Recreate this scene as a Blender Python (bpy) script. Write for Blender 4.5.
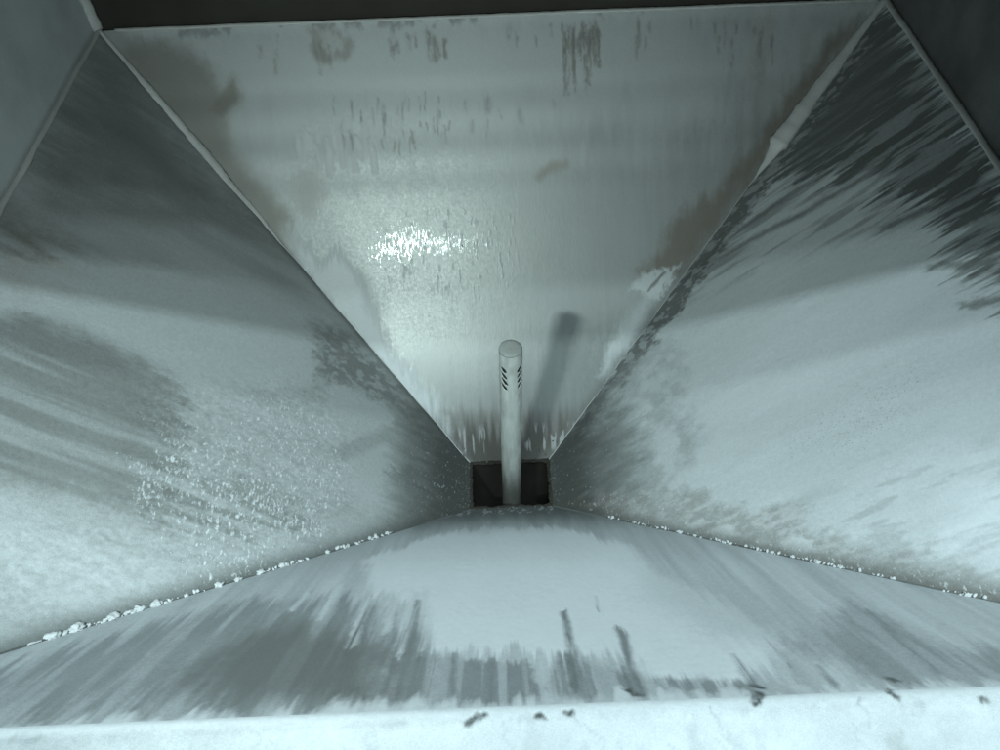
import bpy, bmesh, math, random
import numpy as np
from mathutils import Matrix, Vector, noise as mnoise

# ---------------------------------------------------------------- scene, camera, light
scn = bpy.context.scene
for o in list(bpy.data.objects):
    bpy.data.objects.remove(o)
COL = scn.collection
scn.render.engine = 'CYCLES'
scn.view_settings.view_transform = 'Standard'
scn.view_settings.look = 'None'
scn.view_settings.gamma = 1.0
scn.view_settings.use_curve_mapping = False
scn.view_settings.exposure = 0.0
scn.cycles.max_bounces = 4
scn.cycles.diffuse_bounces = 4
scn.cycles.glossy_bounces = 3
scn.cycles.use_adaptive_sampling = True
scn.cycles.adaptive_threshold = 0.03
scn.cycles.caustics_reflective = False
scn.cycles.caustics_refractive = False

cam = bpy.data.cameras.new('camera')
cam.sensor_fit = 'HORIZONTAL'
cam.angle = math.radians(64.9)
cam.clip_start = 0.01
cam.clip_end = 50
cam_o = bpy.data.objects.new('camera', cam)
COL.objects.link(cam_o)
cam_o.matrix_world = Matrix(((0.99920516, 0.03986142, -0.00034197, -0.00896),
                             (-0.03160273, 0.78689774, -0.61627366, -0.55441),
                             (-0.02429645, 0.61579462, 0.78753201, 0.50530),
                             (0, 0, 0, 1)))
scn.camera = cam_o

w = bpy.data.worlds.new('World')
scn.world = w
w.use_nodes = True
bg = w.node_tree.nodes['Background']
bg.inputs['Color'].default_value = (0.80, 1.0, 0.97, 1)
bg.inputs['Strength'].default_value = 0.10

W2, D2, H = 0.5, 0.421, 0.45           # half width, half depth, height of the funnel
OW, OD = 0.0555, 0.0366                # half size of the outlet
HOOD_Y, HOOD_Z = -0.345, 0.617         # front edge of the cover over the bin

LAMP_COL = (0.77, 0.955, 1.0)
for ang, power, wide in ((22.0, 14.0, 0.03), (27.7, 27.0, 0.03), (31.5, 8.5, 0.03), (13.0, 42.0, 0.30)):   # the tubes of one ceiling fitting
    th = math.radians(ang)
    l = bpy.data.lights.new('ceiling_tube_light', 'AREA')
    l.shape = 'RECTANGLE'; l.size = 1.2; l.size_y = wide
    l.energy = power; l.color = LAMP_COL
    o = bpy.data.objects.new('ceiling_tube_light', l)
    COL.objects.link(o)
    o.location = (0.20, HOOD_Y - 1.55*math.sin(th), HOOD_Z + 1.55*math.cos(th))
    o.rotation_euler = (th, 0, 0)
l = bpy.data.lights.new('hand_torch_light', 'AREA')     # short hand lamp held left of the camera
l.shape = 'RECTANGLE'; l.size = 0.06; l.size_y = 0.03; l.spread = math.radians(80)
l.energy = 1.15; l.color = (0.84, 1.0, 0.97)
o = bpy.data.objects.new('hand_torch_light', l)
COL.objects.link(o)
o.location = (-0.28, -0.60, 0.37)
o.rotation_euler = (Vector((-0.06, 0.30, -0.13)) - o.location).to_track_quat('-Z', 'Y').to_euler()

# ---------------------------------------------------------------- helpers
SL_S = math.hypot(W2-OW, H)            # slope length of the side panels
SL_B = math.hypot(D2-OD, H)            # slope length of back and front panels

def _hash(ix, iy, seed):
    n = (ix.astype(np.int64)*374761393 + iy.astype(np.int64)*668265263 + seed*974711) & 0x7fffffff
    n = ((n ^ (n >> 13))*1274126177) & 0x7fffffff
    n = ((n ^ (n >> 15))*2246822519) & 0x7fffffff
    return ((n ^ (n >> 16)) & 0xffff)/65535.0

def vnoise(x, y, seed):
    ix = np.floor(x); iy = np.floor(y)
    fx = x-ix; fy = y-iy
    fx = fx*fx*fx*(fx*(fx*6-15)+10); fy = fy*fy*fy*(fy*(fy*6-15)+10)
    a = _hash(ix, iy, seed); b = _hash(ix+1, iy, seed)
    c = _hash(ix, iy+1, seed); d = _hash(ix+1, iy+1, seed)
    return (a*(1-fx)+b*fx)*(1-fy) + (c*(1-fx)+d*fx)*fy

def fbm(x, y, seed, octv=4, gain=0.55):
    s = 0; amp = 1; tot = 0
    for k in range(octv):
        c, sn = math.cos(0.3*k), math.sin(0.3*k)
        s = s + amp*vnoise(x*2**k+17.3*k, y*2**k-9.1*k, seed+31*k); tot += amp; amp *= gain
    return s/tot

def sm(e0, e1, x):
    t = np.clip((x-e0)/(e1-e0), 0, 1)
    return t*t*(3-2*t)

class Field:
    """what lies on one panel: dust, grime and brown tint over (a, d), a = along the rim, d = down the slope, in metres"""
    def __init__(self, a, d, slen):
        self.a, self.d, self.sl = a, d, slen
        self.dust = np.zeros_like(a); self.polish = np.zeros_like(a); self.fleck = np.zeros_like(a); self.pepper = np.zeros_like(a); self.grime = np.zeros_like(a); self.tint = np.zeros_like(a)
        self.n = 0
    def warp(self, sel, wa, wd, fa=70, fd=12):
        self.n += 1
        s = 1000+self.n*77
        a, d = self.a[sel], self.d[sel]
        A = a + wa*2*(fbm(a*60, d*60, s)-0.5) + 0.35*wa*2*(fbm(a*260, d*200, s+3, 3)-0.5)
        Dd = d + wd*2*(fbm(a*fa, d*fd, s+5)-0.5) + 0.25*wd*2*(fbm(a*fa*4, d*fd*4, s+9, 2)-0.5)
        return A, Dd
    def poly(self, pts, feather=0.01, wa=0.006, wd=0.02, fa=70, fd=12):
        P = [(p[0], p[1]*self.sl) for p in pts]
        m = 0.004 + feather + (wa + wd)*1.4
        x0, x1 = min(p[0] for p in P)-m, max(p[0] for p in P)+m
        y0, y1 = min(p[1] for p in P)-m, max(p[1] for p in P)+m
        sel = (self.a > x0) & (self.a < x1) & (self.d > y0) & (self.d < y1)
        out = np.zeros_like(self.a)
        if not sel.any():
            return out
        X, Y = self.warp(sel, wa, wd, fa, fd)
        best = np.full(X.shape, 1e9); ins = np.zeros(X.shape, bool)
        for i in range(len(P)):
            (ax, ay), (bx, by) = P[i], P[(i+1) % len(P)]
            ex, ey = bx-ax, by-ay
            tt = np.clip(((X-ax)*ex+(Y-ay)*ey)/(ex*ex+ey*ey+1e-12), 0, 1)
            best = np.minimum(best, (X-ax-tt*ex)**2+(Y-ay-tt*ey)**2)
            if ay != by:
                c = ((ay > Y) != (by > Y)) & (X < (bx-ax)*(Y-ay)/(by-ay)+ax)
                ins ^= c
        sd = np.sqrt(best)*np.where(ins, -1, 1)
        out[sel] = 1-sm(-feather, feather, sd)
        return out
    def line(self, pts, width, feather=None, wa=0.002, wd=0.004):
        """soft stroke along a polyline; a third number in a point scales the width there"""
        feather = feather or width
        out = np.zeros_like(self.a)
        m = 0.003 + feather + width*1.5 + (wa+wd)*1.4
        xs = [p[0] for p in pts]; ys = [p[1]*self.sl for p in pts]
        sel = (self.a > min(xs)-m) & (self.a < max(xs)+m) & (self.d > min(ys)-m) & (self.d < max(ys)+m)
        if not sel.any():
            return out
        A, Dd = self.warp(sel, wa, wd, 120, 40)
        res = np.zeros_like(A)
        for p, q in zip(pts[:-1], pts[1:]):
            ax, ay, bx, by = p[0], p[1]*self.sl, q[0], q[1]*self.sl
            w0 = p[2] if len(p) > 2 else 1; w1 = q[2] if len(q) > 2 else 1
            ex, ey = bx-ax, by-ay
            tt = np.clip(((A-ax)*ex+(Dd-ay)*ey)/(ex*ex+ey*ey+1e-12), 0, 1)
            dist = np.sqrt((A-ax-tt*ex)**2+(Dd-ay-tt*ey)**2)
            ww = width*(w0+(w1-w0)*tt)
            res = np.maximum(res, 1-sm(ww*0.5-feather*0.35, ww*0.5+feather, dist))
        out[sel] = res
        return out
    def noise(self, fa, fd, octv=4):
        self.n += 1
        return fbm(self.a*fa, self.d*fd, 5000+self.n*53, octv)
    def set(self, ch, m, v):
        cur = getattr(self, ch)
        setattr(self, ch, cur + (v-cur)*m)
    def lift(self, m, v):                       # powder put on top
        self.dust = np.maximum(self.dust, m*v)

def np_mesh(name, co, faces_q, mat, parent, field=None, extra=None, more=None):
    me = bpy.data.meshes.new(name)
    nv = len(co); nq = len(faces_q); ne = 0 if extra is None else len(extra)
    me.vertices.add(nv); me.vertices.foreach_set('co', co.astype(np.float32).ravel())
    loops = faces_q.ravel(); starts = np.arange(nq)*4; tot = np.full(nq, 4)
    if ne:
        loops = np.concatenate([loops, extra.ravel()])
        starts = np.concatenate([starts, nq*4+np.arange(ne)*3]); tot = np.concatenate([tot, np.full(ne, 3)])
    me.loops.add(len(loops)); me.loops.foreach_set('vertex_index', loops.astype(np.int32))
    me.polygons.add(nq+ne)
    me.polygons.foreach_set('loop_start', starts.astype(np.int32))
    me.polygons.foreach_set('use_smooth', np.ones(nq+ne, bool))
    me.update(calc_edges=True)
    if field is not None:
        at = me.color_attributes.new('coat', 'FLOAT_COLOR', 'POINT')
        cc = np.ones((nv, 4), np.float32)
        k = len(field[0])
        cc[:, 3] = 0; cc[:k, 0], cc[:k, 1], cc[:k, 2], cc[:k, 3] = field
        cc[k:, :3] = 0.2
        at.data.foreach_set('color', cc.ravel())
        for nm, val in (more or {}).items():
            fa = me.attributes.new(nm, 'FLOAT', 'POINT')
            vv = np.zeros(nv, np.float32); vv[:k] = val.ravel()
            fa.data.foreach_set('value', vv)
    me.materials.append(mat)
    o = bpy.data.objects.new(name, me)
    COL.objects.link(o)
    o.parent = parent
    return o

def grid_faces(nr, nc):
    i = np.arange(nr*nc).reshape(nr, nc)
    return np.stack([i[:-1, :-1], i[1:, :-1], i[1:, 1:], i[:-1, 1:]], -1).reshape(-1, 4)

def bm_obj(name, bm, mat, parent, smooth=True):
    me = bpy.data.meshes.new(name)
    bmesh.ops.recalc_face_normals(bm, faces=bm.faces)
    for f in bm.faces: f.smooth = smooth
    bm.to_mesh(me); bm.free()
    me.materials.append(mat)
    o = bpy.data.objects.new(name, me)
    COL.objects.link(o); o.parent = parent
    return o

def empty(name, loc=(0, 0, 0)):
    o = bpy.data.objects.new(name, None)
    o.empty_display_size = 0.05
    COL.objects.link(o); o.location = loc
    return o

def tag(o, label, cat=None, group=None):
    o['label'] = label
    if cat: o['category'] = cat
    if group: o['group'] = group
    return o

# ---------------------------------------------------------------- materials
def coat_material(name, bare, powder, metallic=0.55, rough=0.42, use_attr=True, dust=0.5, bump=0.15, brush=0.0, flecks=False):
    m = bpy.data.materials.new(name); m.use_nodes = True
    nt = m.node_tree; N = nt.nodes; L = nt.links
    b = N['Principled BSDF']
    tc = N.new('ShaderNodeTexCoord')
    def noise(scale, detail=4, vec=None, rough=0.6):
        n = N.new('ShaderNodeTexNoise'); n.inputs['Scale'].default_value = scale
        n.inputs['Detail'].default_value = detail; n.inputs['Roughness'].default_value = rough
        L.new(vec or tc.outputs['Object'], n.inputs['Vector']); return n.outputs['Fac']
    def math_(op, a, c=None, clamp=False):
        n = N.new('ShaderNodeMath'); n.operation = op; n.use_clamp = clamp
        for i, v in enumerate((a, c)):
            if v is None: continue
            if isinstance(v, (int, float)): n.inputs[i].default_value = v
            else: L.new(v, n.inputs[i])
        return n.outputs[0]
    def mix(f, a, c):
        n = N.new('ShaderNodeMix'); n.data_type = 'RGBA'
        L.new(f, n.inputs[0])
        for i, v in ((6, a), (7, c)):
            if isinstance(v, tuple): n.inputs[i].default_value = v+(1,)
            else: L.new(v, n.inputs[i])
        return n.outputs[2]
    fine = noise(1000, 2, None, 0.8); mid = noise(260, 3); big = noise(9, 3)
    if use_attr:
        at = N.new('ShaderNodeVertexColor'); at.layer_name = 'coat'
        sp = N.new('ShaderNodeSeparateColor'); L.new(at.outputs['Color'], sp.inputs[0])
        dv, gv, tv = sp.outputs[0], sp.outputs[1], sp.outputs[2]
    else:
        v = N.new('ShaderNodeValue'); v.outputs[0].default_value = dust; dv = v.outputs[0]
        dv = math_('ADD', dv, math_('MULTIPLY', math_('SUBTRACT', big, 0.5), 0.9))
        v = N.new('ShaderNodeValue'); v.outputs[0].default_value = 0.10; gv = v.outputs[0]
        v = N.new('ShaderNodeValue'); v.outputs[0].default_value = 0.1; tv = v.outputs[0]
    # powder breaks up at its thin places
    k = math_('MULTIPLY', math_('MULTIPLY', dv, math_('SUBTRACT', 1.15, dv)), 1.6)
    if use_attr and flecks:
        def attr(nm):
            n = N.new('ShaderNodeAttribute'); n.attribute_name = nm; return n.outputs['Fac']
        mp = N.new('ShaderNodeMapping'); mp.inputs['Scale'].default_value = (1, 0.5, 1)
        L.new(tc.outputs['Object'], mp.inputs['Vector'])
        nf = math_('ADD', math_('MULTIPLY', noise(330, 3, mp.outputs[0], 0.7), 0.84), math_('MULTIPLY', noise(75, 2), 0.16))
        # density 0..1 lowers the threshold
        th = math_('SUBTRACT', 0.70, math_('MULTIPLY', attr('fleck'), 0.25))
        fk = math_('MULTIPLY', math_('SUBTRACT', nf, th), 5.0, True)
        dv = math_('MAXIMUM', dv, math_('MULTIPLY', fk, 0.92))
        th = math_('SUBTRACT', 0.80, math_('MULTIPLY', attr('pepper'), 0.26))
        pk = math_('MULTIPLY', math_('SUBTRACT', noise(620, 1.5), th), 7.0, True)
        dv = math_('MULTIPLY', dv, math_('SUBTRACT', 1.0, math_('MULTIPLY', pk, 0.7)))
    br = math_('ADD', math_('MULTIPLY', math_('SUBTRACT', mid, 0.5), 0.50), math_('MULTIPLY', math_('SUBTRACT', fine, 0.5), 1.3))
    dd = math_('ADD', dv, math_('MULTIPLY', br, k), True)
    base = mix(math_('MULTIPLY', big, 0.6), bare, tuple(c*0.70 for c in bare))
    base = mix(math_('MULTIPLY', gv, 0.93), base, (0.026, 0.030, 0.026))
    base = mix(math_('MULTIPLY', tv, 0.75), base, (0.17, 0.115, 0.072))
    pw = mix(math_('MULTIPLY', fine, 0.7), powder, tuple(c*0.72 for c in powder))
    pw = mix(math_('MULTIPLY', tv, 0.5), pw, (0.50, 0.47, 0.37))
    col = mix(dd, base, pw)
    L.new(col, b.inputs['Base Color'])
    inv = math_('SUBTRACT', 1.0, dd)
    inv2 = math_('MULTIPLY', inv, math_('SUBTRACT', 1.0, math_('MULTIPLY', gv, 0.9)))
    L.new(math_('MULTIPLY', inv2, metallic), b.inputs['Metallic'])
    r = math_('ADD', math_('ADD', math_('ADD', rough, math_('MULTIPLY', gv, 0.25)), math_('MULTIPLY', dd, 0.5)), math_('MULTIPLY', math_('SUBTRACT', mid, 0.5), 0.16), True)
    if use_attr:
        pol = at.outputs['Alpha']
        if brush:         # low-roughness specks placed to break the lamp highlight into glints
            n = N.new('ShaderNodeAttribute'); n.attribute_name = 'fleck'
            mp2 = N.new('ShaderNodeMapping'); mp2.inputs['Scale'].default_value = (1, 0.3, 0.3)
            L.new(tc.outputs['Object'], mp2.inputs['Vector'])
            sk = math_('MULTIPLY', math_('SUBTRACT', noise(480, 2, mp2.outputs[0]), math_('SUBTRACT', 0.84, math_('MULTIPLY', n.outputs['Fac'], 0.26))), 7.0, True)
            pol = math_('MAXIMUM', pol, sk)
        r = math_('SUBTRACT', r, math_('MULTIPLY', pol, 0.34), True)
    L.new(r, b.inputs['Roughness'])
    b.inputs['Specular IOR Level'].default_value = 0.15
    if brush:
        bp = N.new('ShaderNodeBump'); bp.inputs['Strength'].default_value = bump; bp.inputs['Distance'].default_value = 0.002
        mp = N.new('ShaderNodeMapping'); mp.inputs['Scale'].default_value = (1, 0.2, 0.2)
        L.new(tc.outputs['Object'], mp.inputs['Vector'])
        L.new(math_('ADD', math_('MULTIPLY', fine, 0.3), math_('MULTIPLY', noise(520, 2, mp.outputs[0]), brush)), bp.inputs['Height'])
        L.new(bp.outputs[0], b.inputs['Normal'])
    return m

POWDER = (0.70, 0.755, 0.775)
M_side = coat_material('powdered_steel', (0.205, 0.222, 0.200), POWDER, bump=0.08, flecks=True)
M_back = coat_material('shiny_steel', (0.29, 0.315, 0.305), POWDER, metallic=0.8, rough=0.47, bump=0.055, brush=0.8)
M_front = coat_material('scraped_steel', (0.19, 0.215, 0.215), POWDER, bump=0.08)
M_wall = coat_material('dull_steel', (0.20, 0.22, 0.215), (0.66, 0.71, 0.72), use_attr=False, dust=0.95, rough=0.7)
M_dark = coat_material('dark_steel', (0.06, 0.066, 0.063), (0.30, 0.33, 0.33), use_attr=False, dust=0.30, rough=0.6)
M_pit = coat_material('throat_steel', (0.018, 0.020, 0.019), (0.06, 0.065, 0.06), metallic=0.0, use_attr=False, dust=0.1, rough=0.8)  # base colour set near black to deepen the unlit hole
M_weld = coat_material('weld_metal', (0.25, 0.27, 0.26), (0.6, 0.62, 0.61), use_attr=False, dust=0.75, rough=0.6, bump=0.3)
M_pipe = coat_material('powdered_plastic', (0.30, 0.33, 0.315), (0.52, 0.56, 0.54), metallic=0.0, rough=0.55, bump=0.12)
M_lump = coat_material('packed_powder', (0.45, 0.48, 0.48), (0.60, 0.64, 0.65), metallic=0.0, use_attr=False, dust=0.7, rough=0.9, bump=0.5)

# ---------------------------------------------------------------- the hopper
hopper = tag(empty('hopper', (0, 0, -H)), 'square steel hopper dusted with white powder, funnelling down to a dark outlet', 'hopper')
UP = Vector((0, 0, H))   # parts are built with the rim at z = 0

def panel(kind, nc, nr, coat, mat, label):
    i = np.linspace(0, 1, nc)[None, :].repeat(nr, 0)
    t = np.linspace(0, 1, nr)[:, None].repeat(nc, 1)
    if kind in 'LR':
        s = -1 if kind == 'L' else 1
        x = s*(W2+(OW-W2)*t); lo = -(D2+(OD-D2)*t); y = lo*(1-2*i); sl = SL_S
        nrm = np.array([-s*H, 0, W2-OW])
        a = y
        half = D2+(OD-D2)*t
    else:
        s = 1 if kind == 'B' else -1
        y = s*(D2+(OD-D2)*t); half = W2+(OW-W2)*t; x = half*(2*i-1); sl = SL_B
        nrm = np.array([0, -s*H, D2-OD]); a = x
    nrm = nrm/np.linalg.norm(nrm)
    z = -H*t
    if kind == 'F':           # the top of this sheet is rolled over: leave room for the lip
        t0 = LIP_T
        t = t0+(1-t0)*t
        y = -(D2+(OD-D2)*t); half = W2+(OW-W2)*t; x = half*(2*i-1); a = x; z = -H*t
    F = Field(a, t*sl, sl)
    F.half = half; F.t = t
    F.seam_p = (half-a)*0.74; F.seam_m = (half+a)*0.74       # distance to the two corner seams
    coat(F)
    hgt = relief(F)
    if kind == 'B':
        hgt = hgt + 0.0004*np.sin(F.d*2*math.pi/0.055+2.5*fbm(F.a*3, F.d*3, 77, 2))*sm(0.05, 0.09, F.d)*(1-sm(0.17, 0.24, F.d))  # ripples modelled in the sheet to show the soft reflected bands
    co = np.stack([x, y, z+H], -1) + nrm*hgt[..., None]
    co = co.reshape(-1, 3)
    fq = grid_faces(nr, nc)
    if kind in 'R' or kind == 'F': pass
    # thickness: a skirt down to the back of the sheet
    idx = np.arange(nr*nc).reshape(nr, nc)
    ring = np.concatenate([idx[0, :-1], idx[:-1, -1], idx[-1, :0:-1], idx[:0:-1, 0]])
    nb = len(ring); base = nr*nc
    front = co[ring]; back = front-nrm*0.003
    cen = back.mean(0)[None]
    k = np.arange(nb); k2 = (k+1) % nb
    skirt = np.stack([base+k, base+k2, base+nb+k2, base+nb+k], -1)
    fan = np.stack([base+nb+k, base+nb+k2, np.full(nb, base+2*nb)], -1)
    co2 = np.concatenate([co, front, back, cen])
    ob = np_mesh('sloping_panel', co2, np.concatenate([fq, skirt]), mat, hopper,
                 (np.clip(F.dust, 0, 1).ravel(), np.clip(F.grime, 0, 1).ravel(), np.clip(F.tint, 0, 1).ravel(), np.clip(F.polish, 0, 1).ravel()), fan,
                 {'fleck': F.fleck, 'pepper': F.pepper})
    ob['label'] = label
    return ob

def relief(F):
    wave = 0.0016*(fbm(F.a*3.0, F.d*3.0, 41, 2)-0.5)
    lum = F.dust*(0.0006+0.00025*fbm(F.a*160, F.d*120, 43, 3))
    return wave + lum + 0.00010*(fbm(F.a*300, F.d*200, 47, 2)-0.5)*F.dust

BEND_R = 0.015
SLOPE = math.atan2(H, D2-OD)
TLEN = BEND_R*math.tan(SLOPE/2)
LIP_T = TLEN/SL_B

def coat_left(F):
    F.dust = 0.47 + 0.16*(F.noise(14, 5)-0.5) + 0.10*(F.noise(90, 14)-0.5) + 0.22*(F.noise(45, 3)-0.5)
    F.grime += 0.10*F.noise(12, 6)
    # darker, rubbed part in the upper corner
    m = F.poly([(0.4003,0.0011),(0.2852,0.2966),(0.2345,0.3912),(0.2165,0.2059),(0.1383,0.0594),(0.1572,0.0016)], 0.05, 0.02, 0.05)
    F.set('dust', m*0.75, 0.16); F.set('grime', m*0.7, 0.45)
    m = F.poly([(0.0806,-0.0048),(0.0677,0.0932),(0.0195,0.1163),(-0.0163,0.0465)], 0.03, 0.02, 0.04)
    F.set('dust', m*0.7, 0.12); F.set('grime', m*0.8, 0.5); F.set('tint', m, 0.35)
    for pts in ([(0.1585,0.0497),(0.2533,0.2747)], [(0.1119,0.056),(0.2037,0.271)], [(0.2715,0.1154),(0.2609,0.1989)]):
        m = F.line(pts, 0.008, 0.03); F.set('dust', m*0.5, 0.12); F.set('grime', m*0.5, 0.4)
    # streaked bare band down the middle
    m = F.poly([(-0.06,0.0166),(-0.0279,0.1094),(-0.0228,0.1827),(-0.0244,0.2646),(-0.0456,0.3506),(-0.1065,0.3812),(-0.1889,0.3701),(-0.1926,0.2595),(-0.202,0.0962)], 0.018, 0.012, 0.03, 160, 30)
    st = F.noise(75, 5, 3)
    F.set('dust', m*(0.65+0.35*st), 0.14+0.24*sm(0.40, 0.72, st)); F.set('grime', m*0.6, 0.22)
    m = F.poly([(-0.202,0.0962),(-0.1879,0.2574),(-0.188,0.4779),(-0.1393,0.6581),(-0.1165,0.5909),(-0.1503,0.3474),(-0.1555,0.1201)], 0.02, 0.015, 0.04, 90, 10)
    F.set('dust', m*0.8*sm(0.35, 0.65, F.noise(100, 7, 3)), 0.16)
    # smooth pale film
    m = F.poly([(0.0077,-0.0213),(0.1138,0.2835),(0.1574,0.6014),(0.0489,0.6033),(-0.0042,0.4602),(-0.0257,0.3708),(-0.0173,0.2618),(-0.0171,0.1801),(-0.0261,0.094),(-0.0529,0.0127)], 0.008, 0.006, 0.016, 90, 40)
    F.set('dust', m*0.85, 0.58); F.set('grime', m*0.7, 0.0)
    # mottled dark strip by the back seam and the outlet
    m = F.poly([(0.1362,0.5687),(0.1586,0.6523),(0.0378,0.9978),(-0.0312,0.9966),(-0.1097,0.813),(0.0027,0.9106),(0.0602,0.7972),(0.0659,0.6924),(0.0564,0.5925)], 0.02, 0.012, 0.018, 160, 110)
    n = F.noise(170, 110, 4)
    F.set('dust', m*0.85, 0.14+0.24*sm(0.42, 0.70, n)); F.set('grime', m*0.55, 0.38)
    m = F.poly([(0.0805,0.7817),(0.0378,0.9978),(-0.0312,0.9966),(-0.1296,0.7675),(-0.0693,0.7968),(-0.0331,0.7681),(0.021,0.8008)], 0.03, 0.015, 0.02)
    F.set('dust', m*0.7, 0.12); F.set('grime', m*0.8, 0.5)
    # pale patch between
    m = F.poly([(0.0591,0.6202),(0.0706,0.6968),(0.0484,0.7849),(-0.0001,0.7517),(-0.027,0.7925),(-0.0984,0.7286),(-0.0563,0.6761),(-0.0213,0.647),(0.0101,0.6021)], 0.010, 0.012, 0.024, 160, 80)
    F.set('dust', m, 0.52); F.set('grime', m, 0.0)
    m = F.poly([(-0.0378,0.6387),(0.0522,0.7979),(0.0256,0.8004),(-0.0455,0.6742)], 0.006, 0.003, 0.006); F.set('dust', m*0.6, 0.33)
    # white flecks
    zone = F.poly([(-0.0509,0.2921),(0.0117,0.4556),(0.0397,0.6239),(-0.0109,0.6848),(-0.1048,0.7),(-0.1818,0.6256),(-0.3176,0.2778),(-0.3356,0.1497),(-0.2473,0.0989),(-0.1883,0.301)], 0.03, 0.02, 0.04)
    dens = 0.74 + 1.0*(F.noise(16, 10, 3)-0.5) + 0.55*F.poly([(-0.0928,0.342),(-0.0438,0.4915),(-0.0563,0.6761),(-0.1854,0.6066),(-0.2299,0.425),(-0.1567,0.4159)], 0.08)
    F.fleck = np.clip(zone*dens, 0, 1)
    z2 = F.poly([(0.041,0.5547),(0.0845,0.7949),(0.0208,0.9826),(-0.0344,0.9821),(-0.1629,0.6626),(-0.059,0.6652)], 0.02)
    F.fleck = np.maximum(F.fleck, z2*0.50)
    F.fleck = np.maximum(F.fleck, 0.42*sm(0.85, 0.93, F.t))
    F.dust = F.dust + zone*0.26*(F.noise(330, 170, 3)-0.48)
    F.fleck = F.fleck*(1-0.35*F.poly([(-0.2315,0.0898),(-0.2363,0.2388),(-0.2379,0.3812),(-0.3108,0.3261),(-0.3694,0.1692)], 0.06))
    # lower left lightened a little for the overhead light
    m = F.poly([(-0.2315,0.0898),(-0.2363,0.2388),(-0.2174,0.4368),(-0.2949,0.3463),(-0.3628,0.1654)], 0.05, 0.02, 0.04)
    F.dust = F.dust + m*0.06
    # seams: the crease's shadow line painted dark into the coat
    F.set('grime', np.exp(-(F.seam_m/0.011)**2), 0.8); F.set('dust', np.exp(-(F.seam_m/0.013)**2)*0.85, 0.05)
    F.set('grime', np.exp(-(F.seam_p/0.006)**2), 0.7); F.set('dust', np.exp(-(F.seam_p/0.007)**2)*0.8, 0.05)
    g = sm(0.74, 0.945, F.t+0.06*(F.noise(160, 40, 3)-0.5)); F.set('grime', g, 0.95); F.set('dust', g*0.95, 0.03)  # coat blackened toward the outlet for the shadowy look around it

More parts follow.
